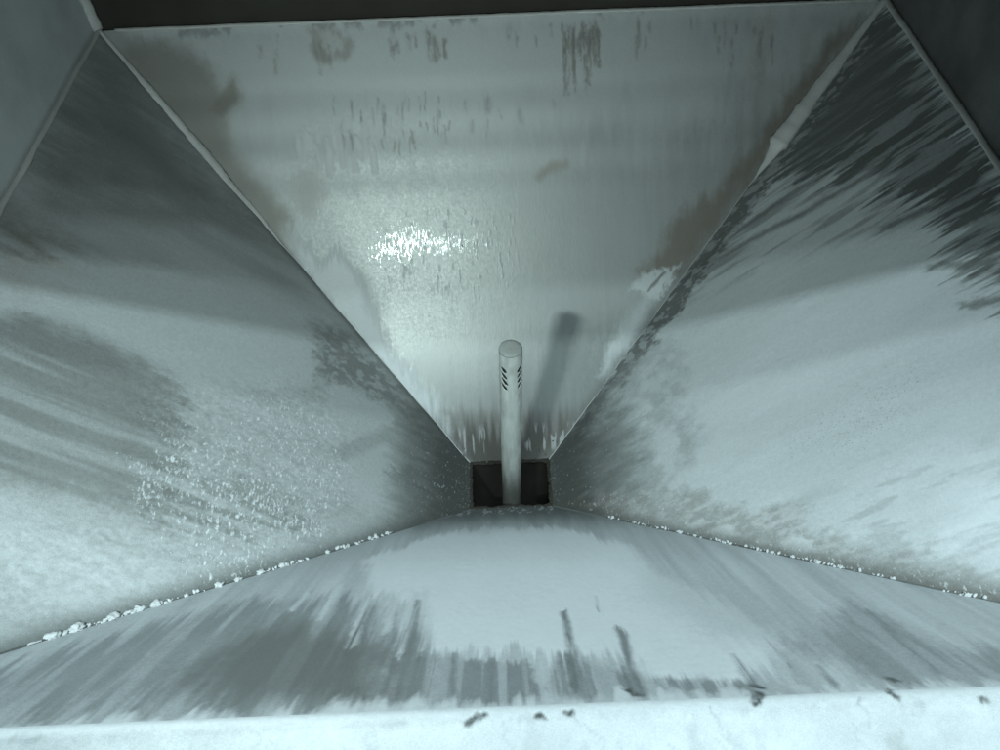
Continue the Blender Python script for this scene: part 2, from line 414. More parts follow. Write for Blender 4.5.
def coat_right(F):
    F.dust = 0.70 + 0.12*(F.noise(12, 6)-0.5) + 0.10*(F.noise(80, 10)-0.5)
    # dark feathered stain under the rim
    st = F.noise(150, 16, 5)
    m = F.poly([(0.4321,-0.0153),(-0.0023,-0.0054),(-0.1176,0.0465),(-0.0522,0.0836),(-0.004,0.105),(0.0649,0.103),(0.1548,0.157),(0.2298,0.2813),(0.2701,0.3312),(0.3396,0.1622)], 0.012, 0.012, 0.05, 190, 8)
    k = np.clip(m*(0.62+0.6*sm(0.36, 0.62, st)), 0, 1)
    F.set('dust', k*0.95, 0.06); F.set('grime', k, 0.78)
    m = F.poly([(0.4047,0.0103),(0.2624,0.0595),(0.2343,0.1939),(0.2719,0.2841),(0.3562,0.1539)], 0.025, 0.015, 0.03, 120, 10)
    F.set('dust', m*0.8, 0.10); F.set('grime', m*0.8, 0.75)
    # streaks running down from it
    m = F.poly([(0.1751,0.1459),(0.0649,0.103),(0.0986,0.2247),(0.1343,0.4129),(0.1654,0.5943),(0.1418,0.7089),(0.2199,0.5495),(0.262,0.3347)], 0.02, 0.01, 0.05, 160, 8)
    k = m*sm(0.40, 0.68, F.noise(150, 13, 5)); F.set('dust', k*0.65, 0.2); F.set('grime', k*0.65, 0.5)
    for pts in ([(0.1707,0.1389,1.4),(0.174,0.2448,1),(0.1863,0.3907,0.7),(0.1953,0.5581,0.8),(0.1752,0.6578,0.5)],
                [(0.2146,0.2246,1),(0.2171,0.3775,0.8),(0.2091,0.4894,0.6)], [(0.0802,0.1021,1.4),(0.0896,0.1925,0.3)],
                [(-0.0182,0.0764,1.6),(0.0103,0.1516,0.4)], [(-0.0671,0.0792,1.6),(-0.0467,0.1389,0.3)]):
        m = F.line(pts, 0.004, 0.007, 0.003, 0.012); F.set('dust', m*0.8, 0.12); F.set('grime', m*0.8, 0.6)
    # crusty strip along the back seam
    m = F.poly([(0.4196,0.0126),(0.3504,0.0877),(0.267,0.3093),(0.2037,0.479),(0.1496,0.5996),(0.0897,0.7787),(0.0402,0.9048),(0.0112,0.9698),(0.0323,0.9969),(0.104,0.8324),(0.2287,0.5203),(0.3393,0.2299)], 0.008, 0.010, 0.022, 160, 80)
    n = F.noise(140, 70, 4)
    F.set('dust', m*0.92, 0.07+0.28*sm(0.5, 0.62, n)); F.set('grime', m*0.9, 0.68)
    # grey mottling towards the outlet
    m = F.poly([(0.117,0.8294),(0.1221,0.6607),(0.0738,0.625),(-0.0173,0.6321),(-0.09,0.6241),(-0.1174,0.6669),(-0.0948,0.7763),(-0.0337,0.9775),(0.0112,0.9698)], 0.02, 0.015, 0.02, 120, 80)
    n = F.noise(45, 32, 6)
    F.set('dust', m*sm(0.30, 0.72, n)*0.6, 0.32); F.set('grime', m*sm(0.40, 0.68, n)*0.6, 0.36)
    m = F.poly([(0.0345,0.9658),(0.0664,0.7847),(-0.0083,0.7517),(-0.0884,0.7745),(-0.038,0.99)], 0.025, 0.015, 0.03)
    F.set('dust', m*0.75, 0.15); F.set('grime', m*0.75, 0.5)
    F.fleck = np.zeros_like(F.a)
    # pepper spots
    zone = F.poly([(0.0738,0.625),(0.0472,0.3671),(-0.0415,0.1357),(-0.159,0.2077),(-0.1757,0.3694),(-0.131,0.5265),(-0.0561,0.6456)], 0.06)
    hot = F.poly([(-0.077,0.4933),(-0.0787,0.3355),(-0.0875,0.1788),(-0.1535,0.2936),(-0.1568,0.376),(-0.1194,0.502)], 0.04)
    F.pepper = np.clip(zone*0.32+hot*0.55, 0, 1)
    # olive speckled band above the front seam
    m = F.poly([(-0.041,0.9787),(-0.0755,0.7708),(-0.1134,0.6435),(-0.1544,0.5658),(-0.1788,0.4732),(-0.1949,0.4986),(-0.2333,0.4156),(-0.2736,0.3048),(-0.317,0.2063),(-0.3419,0.2231),(-0.2299,0.4972),(-0.1255,0.7612)], 0.010, 0.012, 0.02, 130, 60)
    n = F.noise(190, 80, 4)
    F.set('dust', m*0.62, 0.26+0.30*sm(0.38, 0.72, n)); F.set('grime', m*0.35, 0.28); F.band = m; F.set('tint', m, 0.22)
    for pts in ([(-0.145,0.6986),(-0.145,0.6442),(-0.1515,0.6529),(-0.1547,0.6799)], [(-0.1607,0.6605),(-0.1648,0.6),(-0.181,0.5826),(-0.1799,0.6159)],
                [(-0.2059,0.5308),(-0.2028,0.4933),(-0.2151,0.4695),(-0.2301,0.4598),(-0.2223,0.4936)], [(-0.1936,0.5589),(-0.2001,0.5411),(-0.2018,0.553)]):
        m = F.poly(pts, 0.003, 0.003, 0.006, 150, 80); F.set('dust', m, 0.78); F.set('grime', m, 0)
    # fine white flecks low down
    zone = F.poly([(-0.1707,0.4694),(-0.1726,0.3043),(-0.2033,0.1053),(-0.3491,0.2055),(-0.2545,0.4109)], 0.04, 0.02, 0.03)
    F.fleck = np.maximum(np.maximum(zone*0.7, F.band*0.75), 0.36*F.poly([(0.0266,0.9671),(0.064,0.7311),(-0.0991,0.6384),(-0.1137,0.7817),(-0.038,0.99)], 0.03))
    n = F.noise(120, 26, 4)
    k = zone*sm(0.48, 0.66, n); F.set('dust', k*0.45, 0.36)
    m = F.poly([(-0.2003,0.2469),(-0.2114,0.1109),(-0.3105,0.1789),(-0.2628,0.2713)], 0.05, 0.02, 0.03)  # paler patch near the right edge
    F.dust = F.dust + 0.18*m
    F.set('grime', np.exp(-(F.seam_m/0.011)**2), 0.75); F.set('dust', np.exp(-(F.seam_m/0.012)**2)*0.85, 0.05)
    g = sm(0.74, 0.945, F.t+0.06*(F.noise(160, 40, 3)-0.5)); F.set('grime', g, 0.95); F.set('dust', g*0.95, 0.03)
    F.fleck = np.maximum(F.fleck, 0.36*sm(0.85, 0.93, F.t))

def coat_back(F):
    F.dust = 0.20 + 0.10*(F.noise(7, 4)-0.5) + 0.08*(F.noise(160, 10)-0.5)
    F.dust = F.dust-0.10*sm(0.6, 0.75, F.t)
    F.tint += 0.06
    # dusty top third
    m = F.poly([(-0.4702,-0.0405),(0.5172,-0.0286),(0.3949,0.1773),(0.2656,0.2532),(-0.2574,0.2407),(-0.3833,0.1693)], 0.06, 0.03, 0.06)
    F.set('dust', m*0.6, 0.5)
    # olive bare patch at the left
    m = F.poly([(-0.4649,0.0201),(-0.4182,0.0271),(-0.3699,0.0667),(-0.3525,0.1337),(-0.3368,0.1099),(-0.3327,0.1475),(-0.3534,0.188),(-0.3473,0.2561),(-0.3244,0.3113),(-0.2793,0.4016),(-0.2962,0.4671),(-0.3912,0.2854),(-0.4774,0.0497)], 0.016, 0.006, 0.008, 90, 60)
    F.set('dust', m*0.85, 0.08); F.set('grime', m*0.8, 0.42); F.set('tint', m*0.9, 0.40)
    m = F.poly([(-0.3525,0.1337),(-0.3368,0.1099),(-0.3327,0.1475),(-0.3534,0.188),(-0.3704,0.1701)], 0.004, 0.003, 0.004); F.set('dust', m*0.8, 0.08); F.set('grime', m*0.7, 0.45); F.set('tint', m*.9, .4)
    m = F.poly([(-0.2385,0.0041),(-0.2071,0.0121),(-0.1803,0.038),(-0.1845,0.0744),(-0.217,0.0846),(-0.2322,0.0551)], 0.006, 0.006, 0.01)
    k = np.clip(m-0.75*F.poly([(-0.2225,0.0152),(-0.1888,0.0294),(-0.1903,0.0618),(-0.216,0.0642)], 0.006), 0, 1)
    F.set('dust', k*0.6, 0.12); F.set('grime', k*0.6, 0.5); F.set('tint', k, 0.4)
    # runs below the rim
    rs = random.Random(5)
    def runs(x0, x1, y0, y1, n, lmax, wmax, strength):
        for _ in range(n):
            xx = rs.uniform(x0, x1); yy = rs.uniform(y0, y1); ln = rs.uniform(0.25, 1)*lmax; wd = rs.uniform(0.4, 1)*wmax
            m = F.line([(xx, yy, 1), (xx+rs.uniform(-.002, .002), yy+ln, 0.3)], wd*0.5, wd*0.8, 0.002, 0.010)*(0.25+0.75*sm(0.32, 0.62, F.noise(380, 110, 3)))
            F.set('dust', m*strength, 0.10); F.set('grime', m*strength, 0.60); F.set('tint', m*strength, 0.35)
    runs(0.085, 0.135, 0.02, 0.05, 22, 0.13, 0.006, 0.8)
    runs(-0.135, -0.06, 0.02, 0.05, 10, 0.05, 0.008, 0.75)
    runs(-0.30, -0.19, 0.02, 0.06, 10, 0.05, 0.007, 0.55)
    runs(0.02, 0.30, 0.015, 0.06, 14, 0.05, 0.006, 0.5)
    runs(-0.21, -0.06, 0.15, 0.25, 46, 0.045, 0.004, 0.55)
    runs(-0.06, 0.10, 0.17, 0.26, 10, 0.03, 0.008, 0.35)
    runs(0.28, 0.36, 0.03, 0.08, 8, 0.07, 0.007, 0.55)
    m = F.line([(-0.4608,0.0002),(-0.2449,0.0037),(0.1367,0.0055),(0.4932,0.0118)], 0.006, 0.012, 0.004, 0.006); F.set('dust', m*0.75, 0.5); F.set('grime', m*.7, 0)
    k = F.line([(-0.4106,0.0094),(-0.245,0.0057),(-0.0287,0.0052),(0.1876,0.0047)], 0.006, 0.008, 0.003, 0.008)*sm(0.5, 0.62, F.noise(45, 30, 3))
    F.set('dust', k*0.7, 0.1); F.set('grime', k*0.7, 0.6)
    # brown smear
    m = F.line([(0.0547,0.3361,0.4),(0.0761,0.318,1),(0.0894,0.3145,0.3)], 0.010, 0.008); F.set('tint', m*.8, 0.6); F.set('grime', m*0.4, 0.35)
    m = F.line([(0.3471,0.0308),(0.3397,0.1323)], 0.010, 0.016, 0.004, 0.02); F.set('tint', m*.5, 0.6); F.set('grime', m*0.4, 0.4)
    # dull rusty edge along the right seam
    m = F.poly([(0.4686,0.0384),(0.4312,0.0766),(0.2931,0.3843),(0.2534,0.4146),(0.2067,0.523),(0.1864,0.567),(0.2406,0.5638),(0.3836,0.2608)], 0.012, 0.008, 0.015)
    F.set('tint', m*0.9, 0.75); F.set('dust', m*0.8, 0.08); F.set('grime', m*0.6, 0.35)
    m = F.poly([(0.1972,0.5609),(0.2298,0.554),(0.2405,0.5411),(0.2353,0.5772),(0.2163,0.608),(0.2067,0.6258),(0.1931,0.6064),(0.1754,0.6006),(0.1809,0.5735)], 0.005, 0.006, 0.012, 160, 100)
    F.set('dust', m*0.9, 0.88); F.set('tint', m, 0.12); F.set('grime', m, 0)
    m = F.line([(0.2203,0.5625,0.5),(0.2067,0.5844,1),(0.1972,0.6021,0.4)], 0.003, 0.003); F.set('dust', m, 0.1); F.set('grime', m*0.7, 0.5)
    m = F.poly([(0.1931,0.6133),(0.2067,0.6258),(0.1792,0.7054),(0.1415,0.7858),(0.1303,0.7899),(0.1586,0.6923)], 0.010, 0.006, 0.012)
    F.set('dust', m*0.8, 0.62)
    # pale strip along the left seam, with pale runs above it
    m = F.poly([(-0.279,0.4459),(-0.242,0.5089),(-0.2198,0.4946),(-0.2017,0.5116),(-0.1871,0.5488),(-0.1839,0.5994),(-0.1559,0.7179),(-0.0941,0.854),(-0.0552,0.9674),(-0.0968,0.9397),(-0.1743,0.7642),(-0.2725,0.525)], 0.013, 0.006, 0.022, 160, 20)
    F.set('dust', m, 0.90); F.set('tint', m, 0.16)
    for k in range(26):
        xp = -0.262 + 0.10*rs.random()**1.2; yp = 0.205+0.075*rs.random()
        m = F.line([(xp, yp, .5), (xp+0.002, yp+0.022+0.03*rs.random(), 1)], 0.0045, 0.004, 0.002, 0.006)
        F.set('dust', m*0.85, 0.72); F.set('tint', m, 0.30)
    for k in range(26):
        xp = -0.245+0.13*rs.random(); yp = 0.195+0.03*rs.random()
        m = F.line([(xp, yp, .6), (xp+0.001, yp+0.014*rs.random()+.004, 1)], 0.004, 0.004, 0.002, 0.006)
        F.set('dust', m*0.6, 0.66); F.set('tint', m*.7, 0.25)
    m = F.poly([(-0.2679,0.315),(-0.2374,0.3105),(-0.2307,0.3609),(-0.2501,0.4035),(-0.2695,0.3693)], 0.012, 0.006, 0.02); F.set('dust', m*.6, .55); F.set('tint', m*.8, .5)
    # coat thinned and gloss raised just where the lamp highlight sits
    m = F.poly([(-0.2347,0.3628),(-0.1707,0.3539),(0.027,0.3997),(0.0785,0.5258),(-0.0045,0.6115),(-0.1431,0.6718),(-0.177,0.5655),(-0.2088,0.4617)], 0.02, 0.008, 0.02)
    F.set('dust', m*0.85, 0.06)
    n = F.noise(330, 70, 2)
    F.lift(F.poly([(-0.1584,0.3766),(0.0272,0.3888),(0.0227,0.6134),(-0.1676,0.6005)], 0.03)*sm(0.66, 0.80, n), 0.30)
    F.polish = 0.38*sm(0.58, 0.72, F.t)
    F.fleck = F.poly([(-0.159,0.4561),(-0.1341,0.4355),(-0.0943,0.4426),(-0.028,0.4648),(-0.0124,0.4882),(-0.0423,0.4997),(-0.1234,0.5078),(-0.1573,0.5146),(-0.1838,0.5038)], 0.022, 0.004, 0.006) + 0.45*F.poly([(-0.1996,0.4068),(0.0002,0.409),(0.0515,0.524),(-0.1405,0.6024),(-0.1792,0.5539)], 0.03)
    # foot of the panel, darker towards the outlet
    m = F.poly([(-0.0945,0.8661),(0.1436,0.8876),(0.0503,1.0124),(-0.0492,1.0054)], 0.008, 0.003, 0.006); F.set('dust', m*0.6, 0.22); F.set('grime', m*0.6, 0.35); F.set('tint', m*.6, .3)
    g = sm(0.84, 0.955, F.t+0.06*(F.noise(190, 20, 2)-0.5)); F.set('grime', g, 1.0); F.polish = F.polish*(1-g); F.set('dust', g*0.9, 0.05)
    zone = sm(0.89, 0.93, F.t)*(1-sm(0.965, 0.985, F.t))
    F.lift(zone*sm(0.60, 0.72, F.noise(260, 30, 2)), 0.42)
    F.set('grime', np.exp(-(F.seam_p/0.010)**2)*0.8, 0.6)
    F.set('grime', np.exp(-(F.seam_m/0.004)**2)*0.8, 0.5)

def coat_front(F):
    F.dust = 0.62 + 0.16*(F.noise(10, 4)-0.5) + 0.36*(F.noise(110, 4)-0.5)
    F.grime += 0.10
    # big bare patch on the left
    st = F.noise(110, 6, 4)
    m = F.poly([(-0.5554,0.0608),(-0.5125,0.0113),(-0.0665,0.0095),(-0.0727,0.1154),(-0.0705,0.2082),(-0.0994,0.2868),(-0.1514,0.3825),(-0.2449,0.4017),(-0.29,0.3232),(-0.3871,0.1723),(-0.4241,0.09)], 0.016, 0.006, 0.05, 170, 6)
    F.set('dust', m*0.8, 0.20+0.28*sm(0.42, 0.72, st)); F.set('grime', m*0.5, 0.15)
    m = F.poly([(-0.2421,0.2387),(-0.1931,0.3047),(-0.1017,0.2137),(-0.081,0.0391),(-0.1903,0.041),(-0.2333,0.0867)], 0.03, 0.015, 0.03, 90, 9)
    F.set('dust', m*0.75, 0.07); F.set('grime', m*0.7, 0.38); F.set('tint', m*.7, 0.25)
    for pts in ([(-0.3452,0.0783),(-0.3059,0.1993),(-0.2544,0.2409)], [(-0.2757,0.0932),(-0.238,0.238),(-0.1978,0.392)], [(-0.2777,0.1787),(-0.2462,0.2394)]):
        m = F.line(pts, 0.01, 0.02, 0.005, 0.012); F.set('dust', m*0.5, 0.36)
    # right part: grey scraped patch
    m = F.poly([(0.1885,0.1621),(0.2697,0.275),(0.2777,0.2453),(0.2924,0.1436),(0.33,0.0915),(0.4054,0.0512),(0.4871,0.0249),(0.4605,-0.0191),(0.2309,0.0112),(0.2215,0.0678)], 0.014, 0.008, 0.03, 110, 10)
    F.set('dust', m*0.7, 0.18+0.2*sm(0.45, 0.65, F.noise(90, 6, 3))); F.set('grime', m*0.6, 0.22)
    # smooth pale centre
    m = F.poly([(-0.16,0.603),(-0.1091,0.7317),(-0.0528,0.8149),(0.056,0.784),(0.1251,0.6328),(0.1335,0.473),(0.1702,0.3164),(0.1885,0.1621),(0.1523,0.0527),(0.0869,0.0503),(0.0788,0.0964),(0.0547,0.1382),(0.0259,0.134),(-0.0021,0.1633),(-0.0314,0.1527),(-0.0691,0.1813),(-0.0895,0.3698),(-0.1349,0.4171)], 0.010, 0.004, 0.035, 170, 6)
    F.set('dust', m, 0.94+0.06*(F.noise(60, 20)-0.5)); F.set('grime', m, 0)
    m = F.poly([(0.1254,0.5336),(0.2029,0.3097),(0.2549,0.2193),(0.2024,0.0986),(0.1457,0.1697),(0.1121,0.3283)], 0.03, 0.01, 0.03, 110, 10)
    F.set('dust', m*0.5, 0.55)
    # pale tongues left of the centre
    rs = random.Random(11)
    for k in range(15):
        xp = 355+rs.random()*70; yb = 625+rs.random()*30
    for pts in ([(-0.1359,0.4272,0.6),(-0.1323,0.2623,1),(-0.1297,0.2017,1)], [(-0.1207,0.4239,0.6),(-0.1197,0.3109,1),(-0.1158,0.2162,0.6)],
                [(-0.1093,0.4215,0.6),(-0.1094,0.3297,1),(-0.1072,0.2429,0.4)], [(-0.0952,0.4185,0.8),(-0.0925,0.2475,1),(-0.0902,0.1627,0.8)],
                [(-0.1696,0.4599,0.6),(-0.1685,0.3414,1),(-0.1679,0.292,0.4)], [(-0.194,0.4296,0.6),(-0.1985,0.3388,0.8)], [(-0.084,0.4161,1),(-0.0778,0.1764,1.4)]):
        m = F.line(pts, 0.004, 0.005, 0.002, 0.016)*sm(0.25, 0.55, F.noise(260, 8, 3)); F.set('dust', m*0.85, 0.80); F.set('grime', m, 0)
    # row of scraped bars under the centre
    m = F.poly([(-0.0733,0.0379),(-0.0777,0.1394),(-0.0608,0.1608),(-0.0383,0.1388),(-0.0169,0.1352),(0.0042,0.12),(0.0122,0.0493),(0.0016,0.013),(-0.0544,0.0167)], 0.005, 0.004, 0.014, 190, 6)
    F.set('dust', m*(0.4+0.6*sm(0.42, 0.6, F.noise(200, 4, 3))), 0.28)
    m = F.poly([(0.0128,0.0492),(0.0236,0.1465),(0.0334,0.1418),(0.0518,0.1008),(0.0771,0.0803),(0.1077,0.0597),(0.1503,0.0429),(0.1457,0.0194),(0.0208,0.024)], 0.005, 0.004, 0.012, 190, 6)
    F.set('dust', m*(0.4+0.6*sm(0.42, 0.6, F.noise(190, 4, 3))), 0.32)
    def drip(pts, wd, v=0.12, g=0.35):
        m = F.line(pts, wd*0.75, wd*1.0, 0.0016, 0.010)*(0.35+0.75*sm(0.25, 0.6, F.noise(420, 14, 3)))*(0.6+0.6*F.noise(60, 50, 3)); m = np.clip(m, 0, 1); F.set('dust', m*0.85, v); F.set('grime', m*0.9, g)
    drip([(0.0361,0.3009,0.6),(0.0364,0.2421,1),(0.0365,0.1726,0.8),(0.0341,0.1417,1.6),(0.0328,0.0461,1.4)], 0.0042)
    drip([(0.076,0.2237,1),(0.0752,0.1659,1.2),(0.0731,0.1144,1),(0.0702,0.0923,2),(0.0703,0.0404,2.6)], 0.0046, 0.14, 0.35)
    drip([(-0.0895,0.3698,0.8),(-0.0842,0.1937,1),(-0.0822,0.1313,0.6)], 0.004, 0.2, 0.3)
    drip([(-0.0759,0.1697,1),(-0.0725,0.0261,1)], 0.005, 0.18, 0.3)
    drip([(-0.0502,0.1529,0.5),(-0.0475,0.0341,1)], 0.004, 0.2, 0.25)
    drip([(-0.0233,0.1363,0.5),(-0.0227,0.0304,0.9)], 0.003, 0.22, 0.25)
    drip([(0.1463,0.1226,0.5),(0.1465,0.0854,0.8),(0.1449,0.0413,1.4)], 0.0036, 0.16, 0.35)
    drip([(0.0664,0.3604,0.5),(0.0652,0.287,0.6)], 0.002, 0.4, 0.2)
    drip([(0.1966,0.0827,0.6),(0.1962,0.0309,1)], 0.0036, 0.25, 0.25)
    drip([(0.2777,0.2453,0.5),(0.2686,0.1019,1),(0.2657,0.0226,0.6)], 0.0045, 0.22, 0.25)
    drip([(0.1789,0.0912,0.6),(0.1752,0.0391,0.8)], 0.003, 0.3, 0.25)
    # darker band under the outlet edge
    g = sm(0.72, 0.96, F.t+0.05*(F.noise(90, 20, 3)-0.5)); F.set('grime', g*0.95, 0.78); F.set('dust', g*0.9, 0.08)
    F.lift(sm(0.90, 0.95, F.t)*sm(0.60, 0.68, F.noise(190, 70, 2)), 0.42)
    # powder lying above the fold, ragged at its lower edge
    fr = F.noise(85, 5, 4)
    edge = 0.018 + 0.045*(fr-0.42) + 0.018*(F.noise(260, 60, 3)-0.5)
    k = 1-sm(-0.020, 0.013, F.d-edge)
    F.lift(k, 0.84); F.set('grime', k*0.9, 0)
    spots(F)
    e = np.minimum(F.seam_p, F.seam_m)
    F.set('grime', np.exp(-(e/0.003)**2)*0.8, 0.5)

def spots(F):
    """bare dark marks in the powder along the fold"""
    for pts, wd in (([(-0.0364,-0.0057,0.6),(-0.0317,-0.0021,1.3),(-0.0262,0.0015,0.6)], 0.0045), ([(0.0048,-0.0051,0.7),(0.0085,-0.0035,0.9)], 0.0035),
                    ([(0.0231,-0.0034,0.8),(0.0269,-0.0018,0.7)], 0.0035), ([(0.0652,0.0412,0.9),(0.0693,0.0309,1.2),(0.0715,0.0282,0.8)], 0.005),
                    ([(0.144,0.0365,0.8),(0.1488,0.0285,0.9)], 0.0042), ([(0.1468,0.0216,0.6),(0.1421,0.0106,1.5),(0.139,0.0042,1)], 0.0045),
                    ([(0.2332,0.0425,0.8),(0.236,0.0346,1)], 0.0045), ([(0.2243,0.0122,1),(0.2259,0.005,1)], 0.0045),
                    ([(0.2758,-0.0048,1),(0.2793,-0.0053,0.7)], 0.004)):
        m = F.line(pts, wd*0.8, wd*0.6, 0.0035, 0.004)*np.clip(0.4+1.0*F.noise(350, 250, 3), 0, 1)
        F.set('dust', m, 0.02); F.set('grime', m, 0.75)

panel('B', 620, 460, coat_back, M_back, 'shiny back panel with dark runs and a bright highlight')
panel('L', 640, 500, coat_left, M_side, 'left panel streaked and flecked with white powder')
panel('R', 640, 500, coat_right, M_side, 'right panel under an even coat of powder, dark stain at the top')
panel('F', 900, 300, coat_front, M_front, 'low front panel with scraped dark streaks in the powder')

# rolled lip of the front panel and the sill in front of it
def build_lip():
    nc = 900
    arc = BEND_R*SLOPE
    dist = np.concatenate([np.linspace(0, arc, 16), np.linspace(arc, arc+0.11, 60)[1:]])
    cy0 = -(D2+(OD-D2)*LIP_T); cz0 = -H*LIP_T
    # centre of the roll lies below the sheet, away from the inside
    ny, nz = math.sin(SLOPE), math.cos(SLOPE)          # sheet normal
    cy, cz = cy0-ny*BEND_R, cz0-nz*BEND_R
    ys, zs, nys, nzs = [], [], [], []
    for s in dist:
        if s <= arc:
            an = SLOPE - s/BEND_R
            ys.append(cy+BEND_R*math.sin(an)); zs.append(cz+BEND_R*math.cos(an)); nys.append(math.sin(an)); nzs.append(math.cos(an))
        else:
            ys.append(cy-(s-arc)); zs.append(cz+BEND_R); nys.append(0); nzs.append(1)
    ys, zs, nys, nzs = map(np.array, (ys, zs, nys, nzs))
    nr = len(ys)
    x = np.linspace(-W2-0.002, W2+0.002, nc)[None, :].repeat(nr, 0)
    dd = (TLEN-dist)[:, None].repeat(nc, 1)
    F = Field(x, dd, SL_B)
    F.t = dd/SL_B
    F.dust = 0.64+0.34*(F.noise(9, 30)-0.5)+0.2*(F.noise(60, 60, 4)-0.5)-0.16*sm(0.15, -0.35, F.a)  # last term darkens the sill leftward where the light falls off
    k = np.clip(sm(0.60, 0.80, F.noise(60, 40, 4)), 0, 1)*0.14; F.dust = F.dust-k
    F.set('dust', sm(-0.006, 0.004, F.d), 0.84)
    rs = random.Random(3)
    for _ in range(16):       # hairline cracks in the packed powder
        xx = rs.uniform(-.36, .3); d0 = rs.uniform(-0.025, 0.002)
        pts = [(xx, d0/SL_B)]
        for q in range(4):
            pts.append((pts[-1][0]+rs.uniform(-.004, .006), pts[-1][1]-0.004/SL_B))
        m = F.line(pts, 0.0006, 0.0012, 0.002, 0.002); F.set('dust', m*0.45, 0.3)
    spots(F)
    h = relief(F)
    Y = ys[:, None]+nys[:, None]*h; Z = zs[:, None]+nzs[:, None]*h+H
    co = np.stack([x, Y, Z], -1)
    # turned-down front edge
    drop = co[-1].copy(); drop[:, 2] -= 0.04
    co = np.concatenate([co, drop[None]]).reshape(-1, 3)
    cc = [np.concatenate([np.clip(v, 0, 1), v[-1:]]).ravel() for v in (F.dust, F.grime, F.tint, F.polish)]
    ob = np_mesh('folded_sill', co, grid_faces(nr+1, nc)[:, ::-1], M_front, hopper, cc)
    ob['label'] = 'white powder-covered sill folded over along the front'
build_lip()

# upright walls above the rim and the cover
def slab(name, p0, p1, mat, parent=None, bev=0.001):
    bm = bmesh.new()
    r = bmesh.ops.create_cube(bm, size=1)
    for v in r['verts']:
        v.co = Vector([(p0[i]+p1[i])/2+v.co[i]*(p1[i]-p0[i]) for i in range(3)])+UP
    bmesh.ops.bevel(bm, geom=list(bm.edges), offset=bev, segments=2, affect='EDGES', profile=0.5)
    return bm_obj(name, bm, mat, parent or hopper, False)
G = 0.006
slab('upright_wall', (-W2-G-0.004, -D2-0.12, -0.02), (-W2-G, D2+G, HOOD_Z-0.001), M_wall)['label'] = 'left upright wall of dull steel'  # paler coat chosen to show bounced light on this wall
slab('upright_wall', (W2+G, -D2-0.12, -0.02), (W2+G+0.004, D2+G, HOOD_Z-0.001), M_dark)['label'] = 'dark right upright wall'
slab('upright_wall', (-W2-G-0.004, D2+G+0.002, -0.02), (W2+G+0.004, D2+G+0.006, HOOD_Z-0.001), M_pit)['label'] = 'dark back upright wall'  # throat's near-black colour reused for the deep shade under the cover
slab('cover_plate', (-W2-G-0.03, HOOD_Y, HOOD_Z), (W2+G+0.03, D2+G+0.03, HOOD_Z+0.004), M_wall)

# outlet throat
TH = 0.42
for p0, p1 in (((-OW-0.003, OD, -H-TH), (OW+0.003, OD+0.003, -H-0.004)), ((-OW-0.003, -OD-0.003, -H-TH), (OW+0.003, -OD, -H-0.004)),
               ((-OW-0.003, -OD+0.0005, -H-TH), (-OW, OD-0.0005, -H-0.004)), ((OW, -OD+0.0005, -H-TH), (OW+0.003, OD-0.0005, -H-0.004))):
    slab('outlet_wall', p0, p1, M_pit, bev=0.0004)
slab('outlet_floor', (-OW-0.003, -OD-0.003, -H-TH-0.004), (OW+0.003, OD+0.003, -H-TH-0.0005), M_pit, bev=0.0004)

# weld beads and cover strips along the joints
def bead(name, p, q, rad, mat, seed, flat=None, nseg=160, sides=8, wob=0.35, fall=None, lift=0.0):
    """irregular bead; fall(s) scales the radius along it"""
    rs = random.Random(seed)
    p, q = Vector(p)+UP, Vector(q)+UP
    ax = (q-p).normalized()
    u = (flat or Vector((0, 0, 1))); u = (u-ax*u.dot(ax)).normalized(); v = ax.cross(u)
    n1 = [rs.random() for _ in range(nseg+2)]; sm1 = 0.5
    bm = bmesh.new(); rings = []
    for i in range(nseg+1):
        s = i/nseg
        sm1 += (n1[i]-sm1)*0.35
        r = rad*(1-wob+2*wob*sm1)*(fall(s) if fall else 1)
        wv = mnoise.noise(Vector((s*14, seed, 0)))*0.0016+mnoise.noise(Vector((s*60, seed, 3)))*0.0006
        c = p.lerp(q, s)+u*r*lift+v*wv
        ring = []
        for k in range(sides):
            a = 2*math.pi*k/sides
            ring.append(bm.verts.new(c+v*math.cos(a)*r*(1.0+0.1*rs.random())+u*math.sin(a)*r*0.55))
        rings.append(ring)
    for i in range(nseg):
        for k in range(sides):
            bm.faces.new((rings[i][k], rings[i][(k+1) % sides], rings[i+1][(k+1) % sides], rings[i+1][k]))
    bm.faces.new(rings[0][::-1]); bm.faces.new(rings[-1])
    return bm_obj(name, bm, mat, hopper)
def inner(sx, sy): return Vector((-sx, -sy, 1.2)).normalized()
B = {}
for sx in (-1, 1):
    for sy in (1, -1):
        top = Vector((sx*W2, sy*D2, 0)); bot = Vector((sx*OW, sy*OD, -H))
        if sy == 1:
            if sx < 0:
                f = lambda s: (0.55+0.5*s/0.25 if s < 0.25 else 1.05-0.93*min(1, (s-0.25)/0.25))
                bead('weld_bead', top, bot, 0.0058, M_weld, 7, inner(sx, sy), fall=f, lift=0.6)
            else:
                f = lambda s: (0.6+1.1*s/0.2 if s < 0.30 else max(0.10, 1.7-1.6*(s-0.30)/0.06))
                bead('weld_bead', top, bot, 0.0060, M_weld, 9, inner(sx, sy), fall=f, wob=0.2, lift=0.6)
        else:
            bead('weld_bead', top.lerp(bot, 0.05), bot, 0.0020, M_dark, 20+sx, inner(sx, sy))
bead('rim_bead', (-W2-0.001, D2, 0), (-W2-0.001, -D2, 0), 0.0035, M_weld, 31, Vector((0, 0, 1)), wob=0.2)
bead('rim_bead', (W2+0.001, D2, 0), (W2+0.001, -D2, 0), 0.0046, M_weld, 32, Vector((0, 0, 1)), wob=0.2)
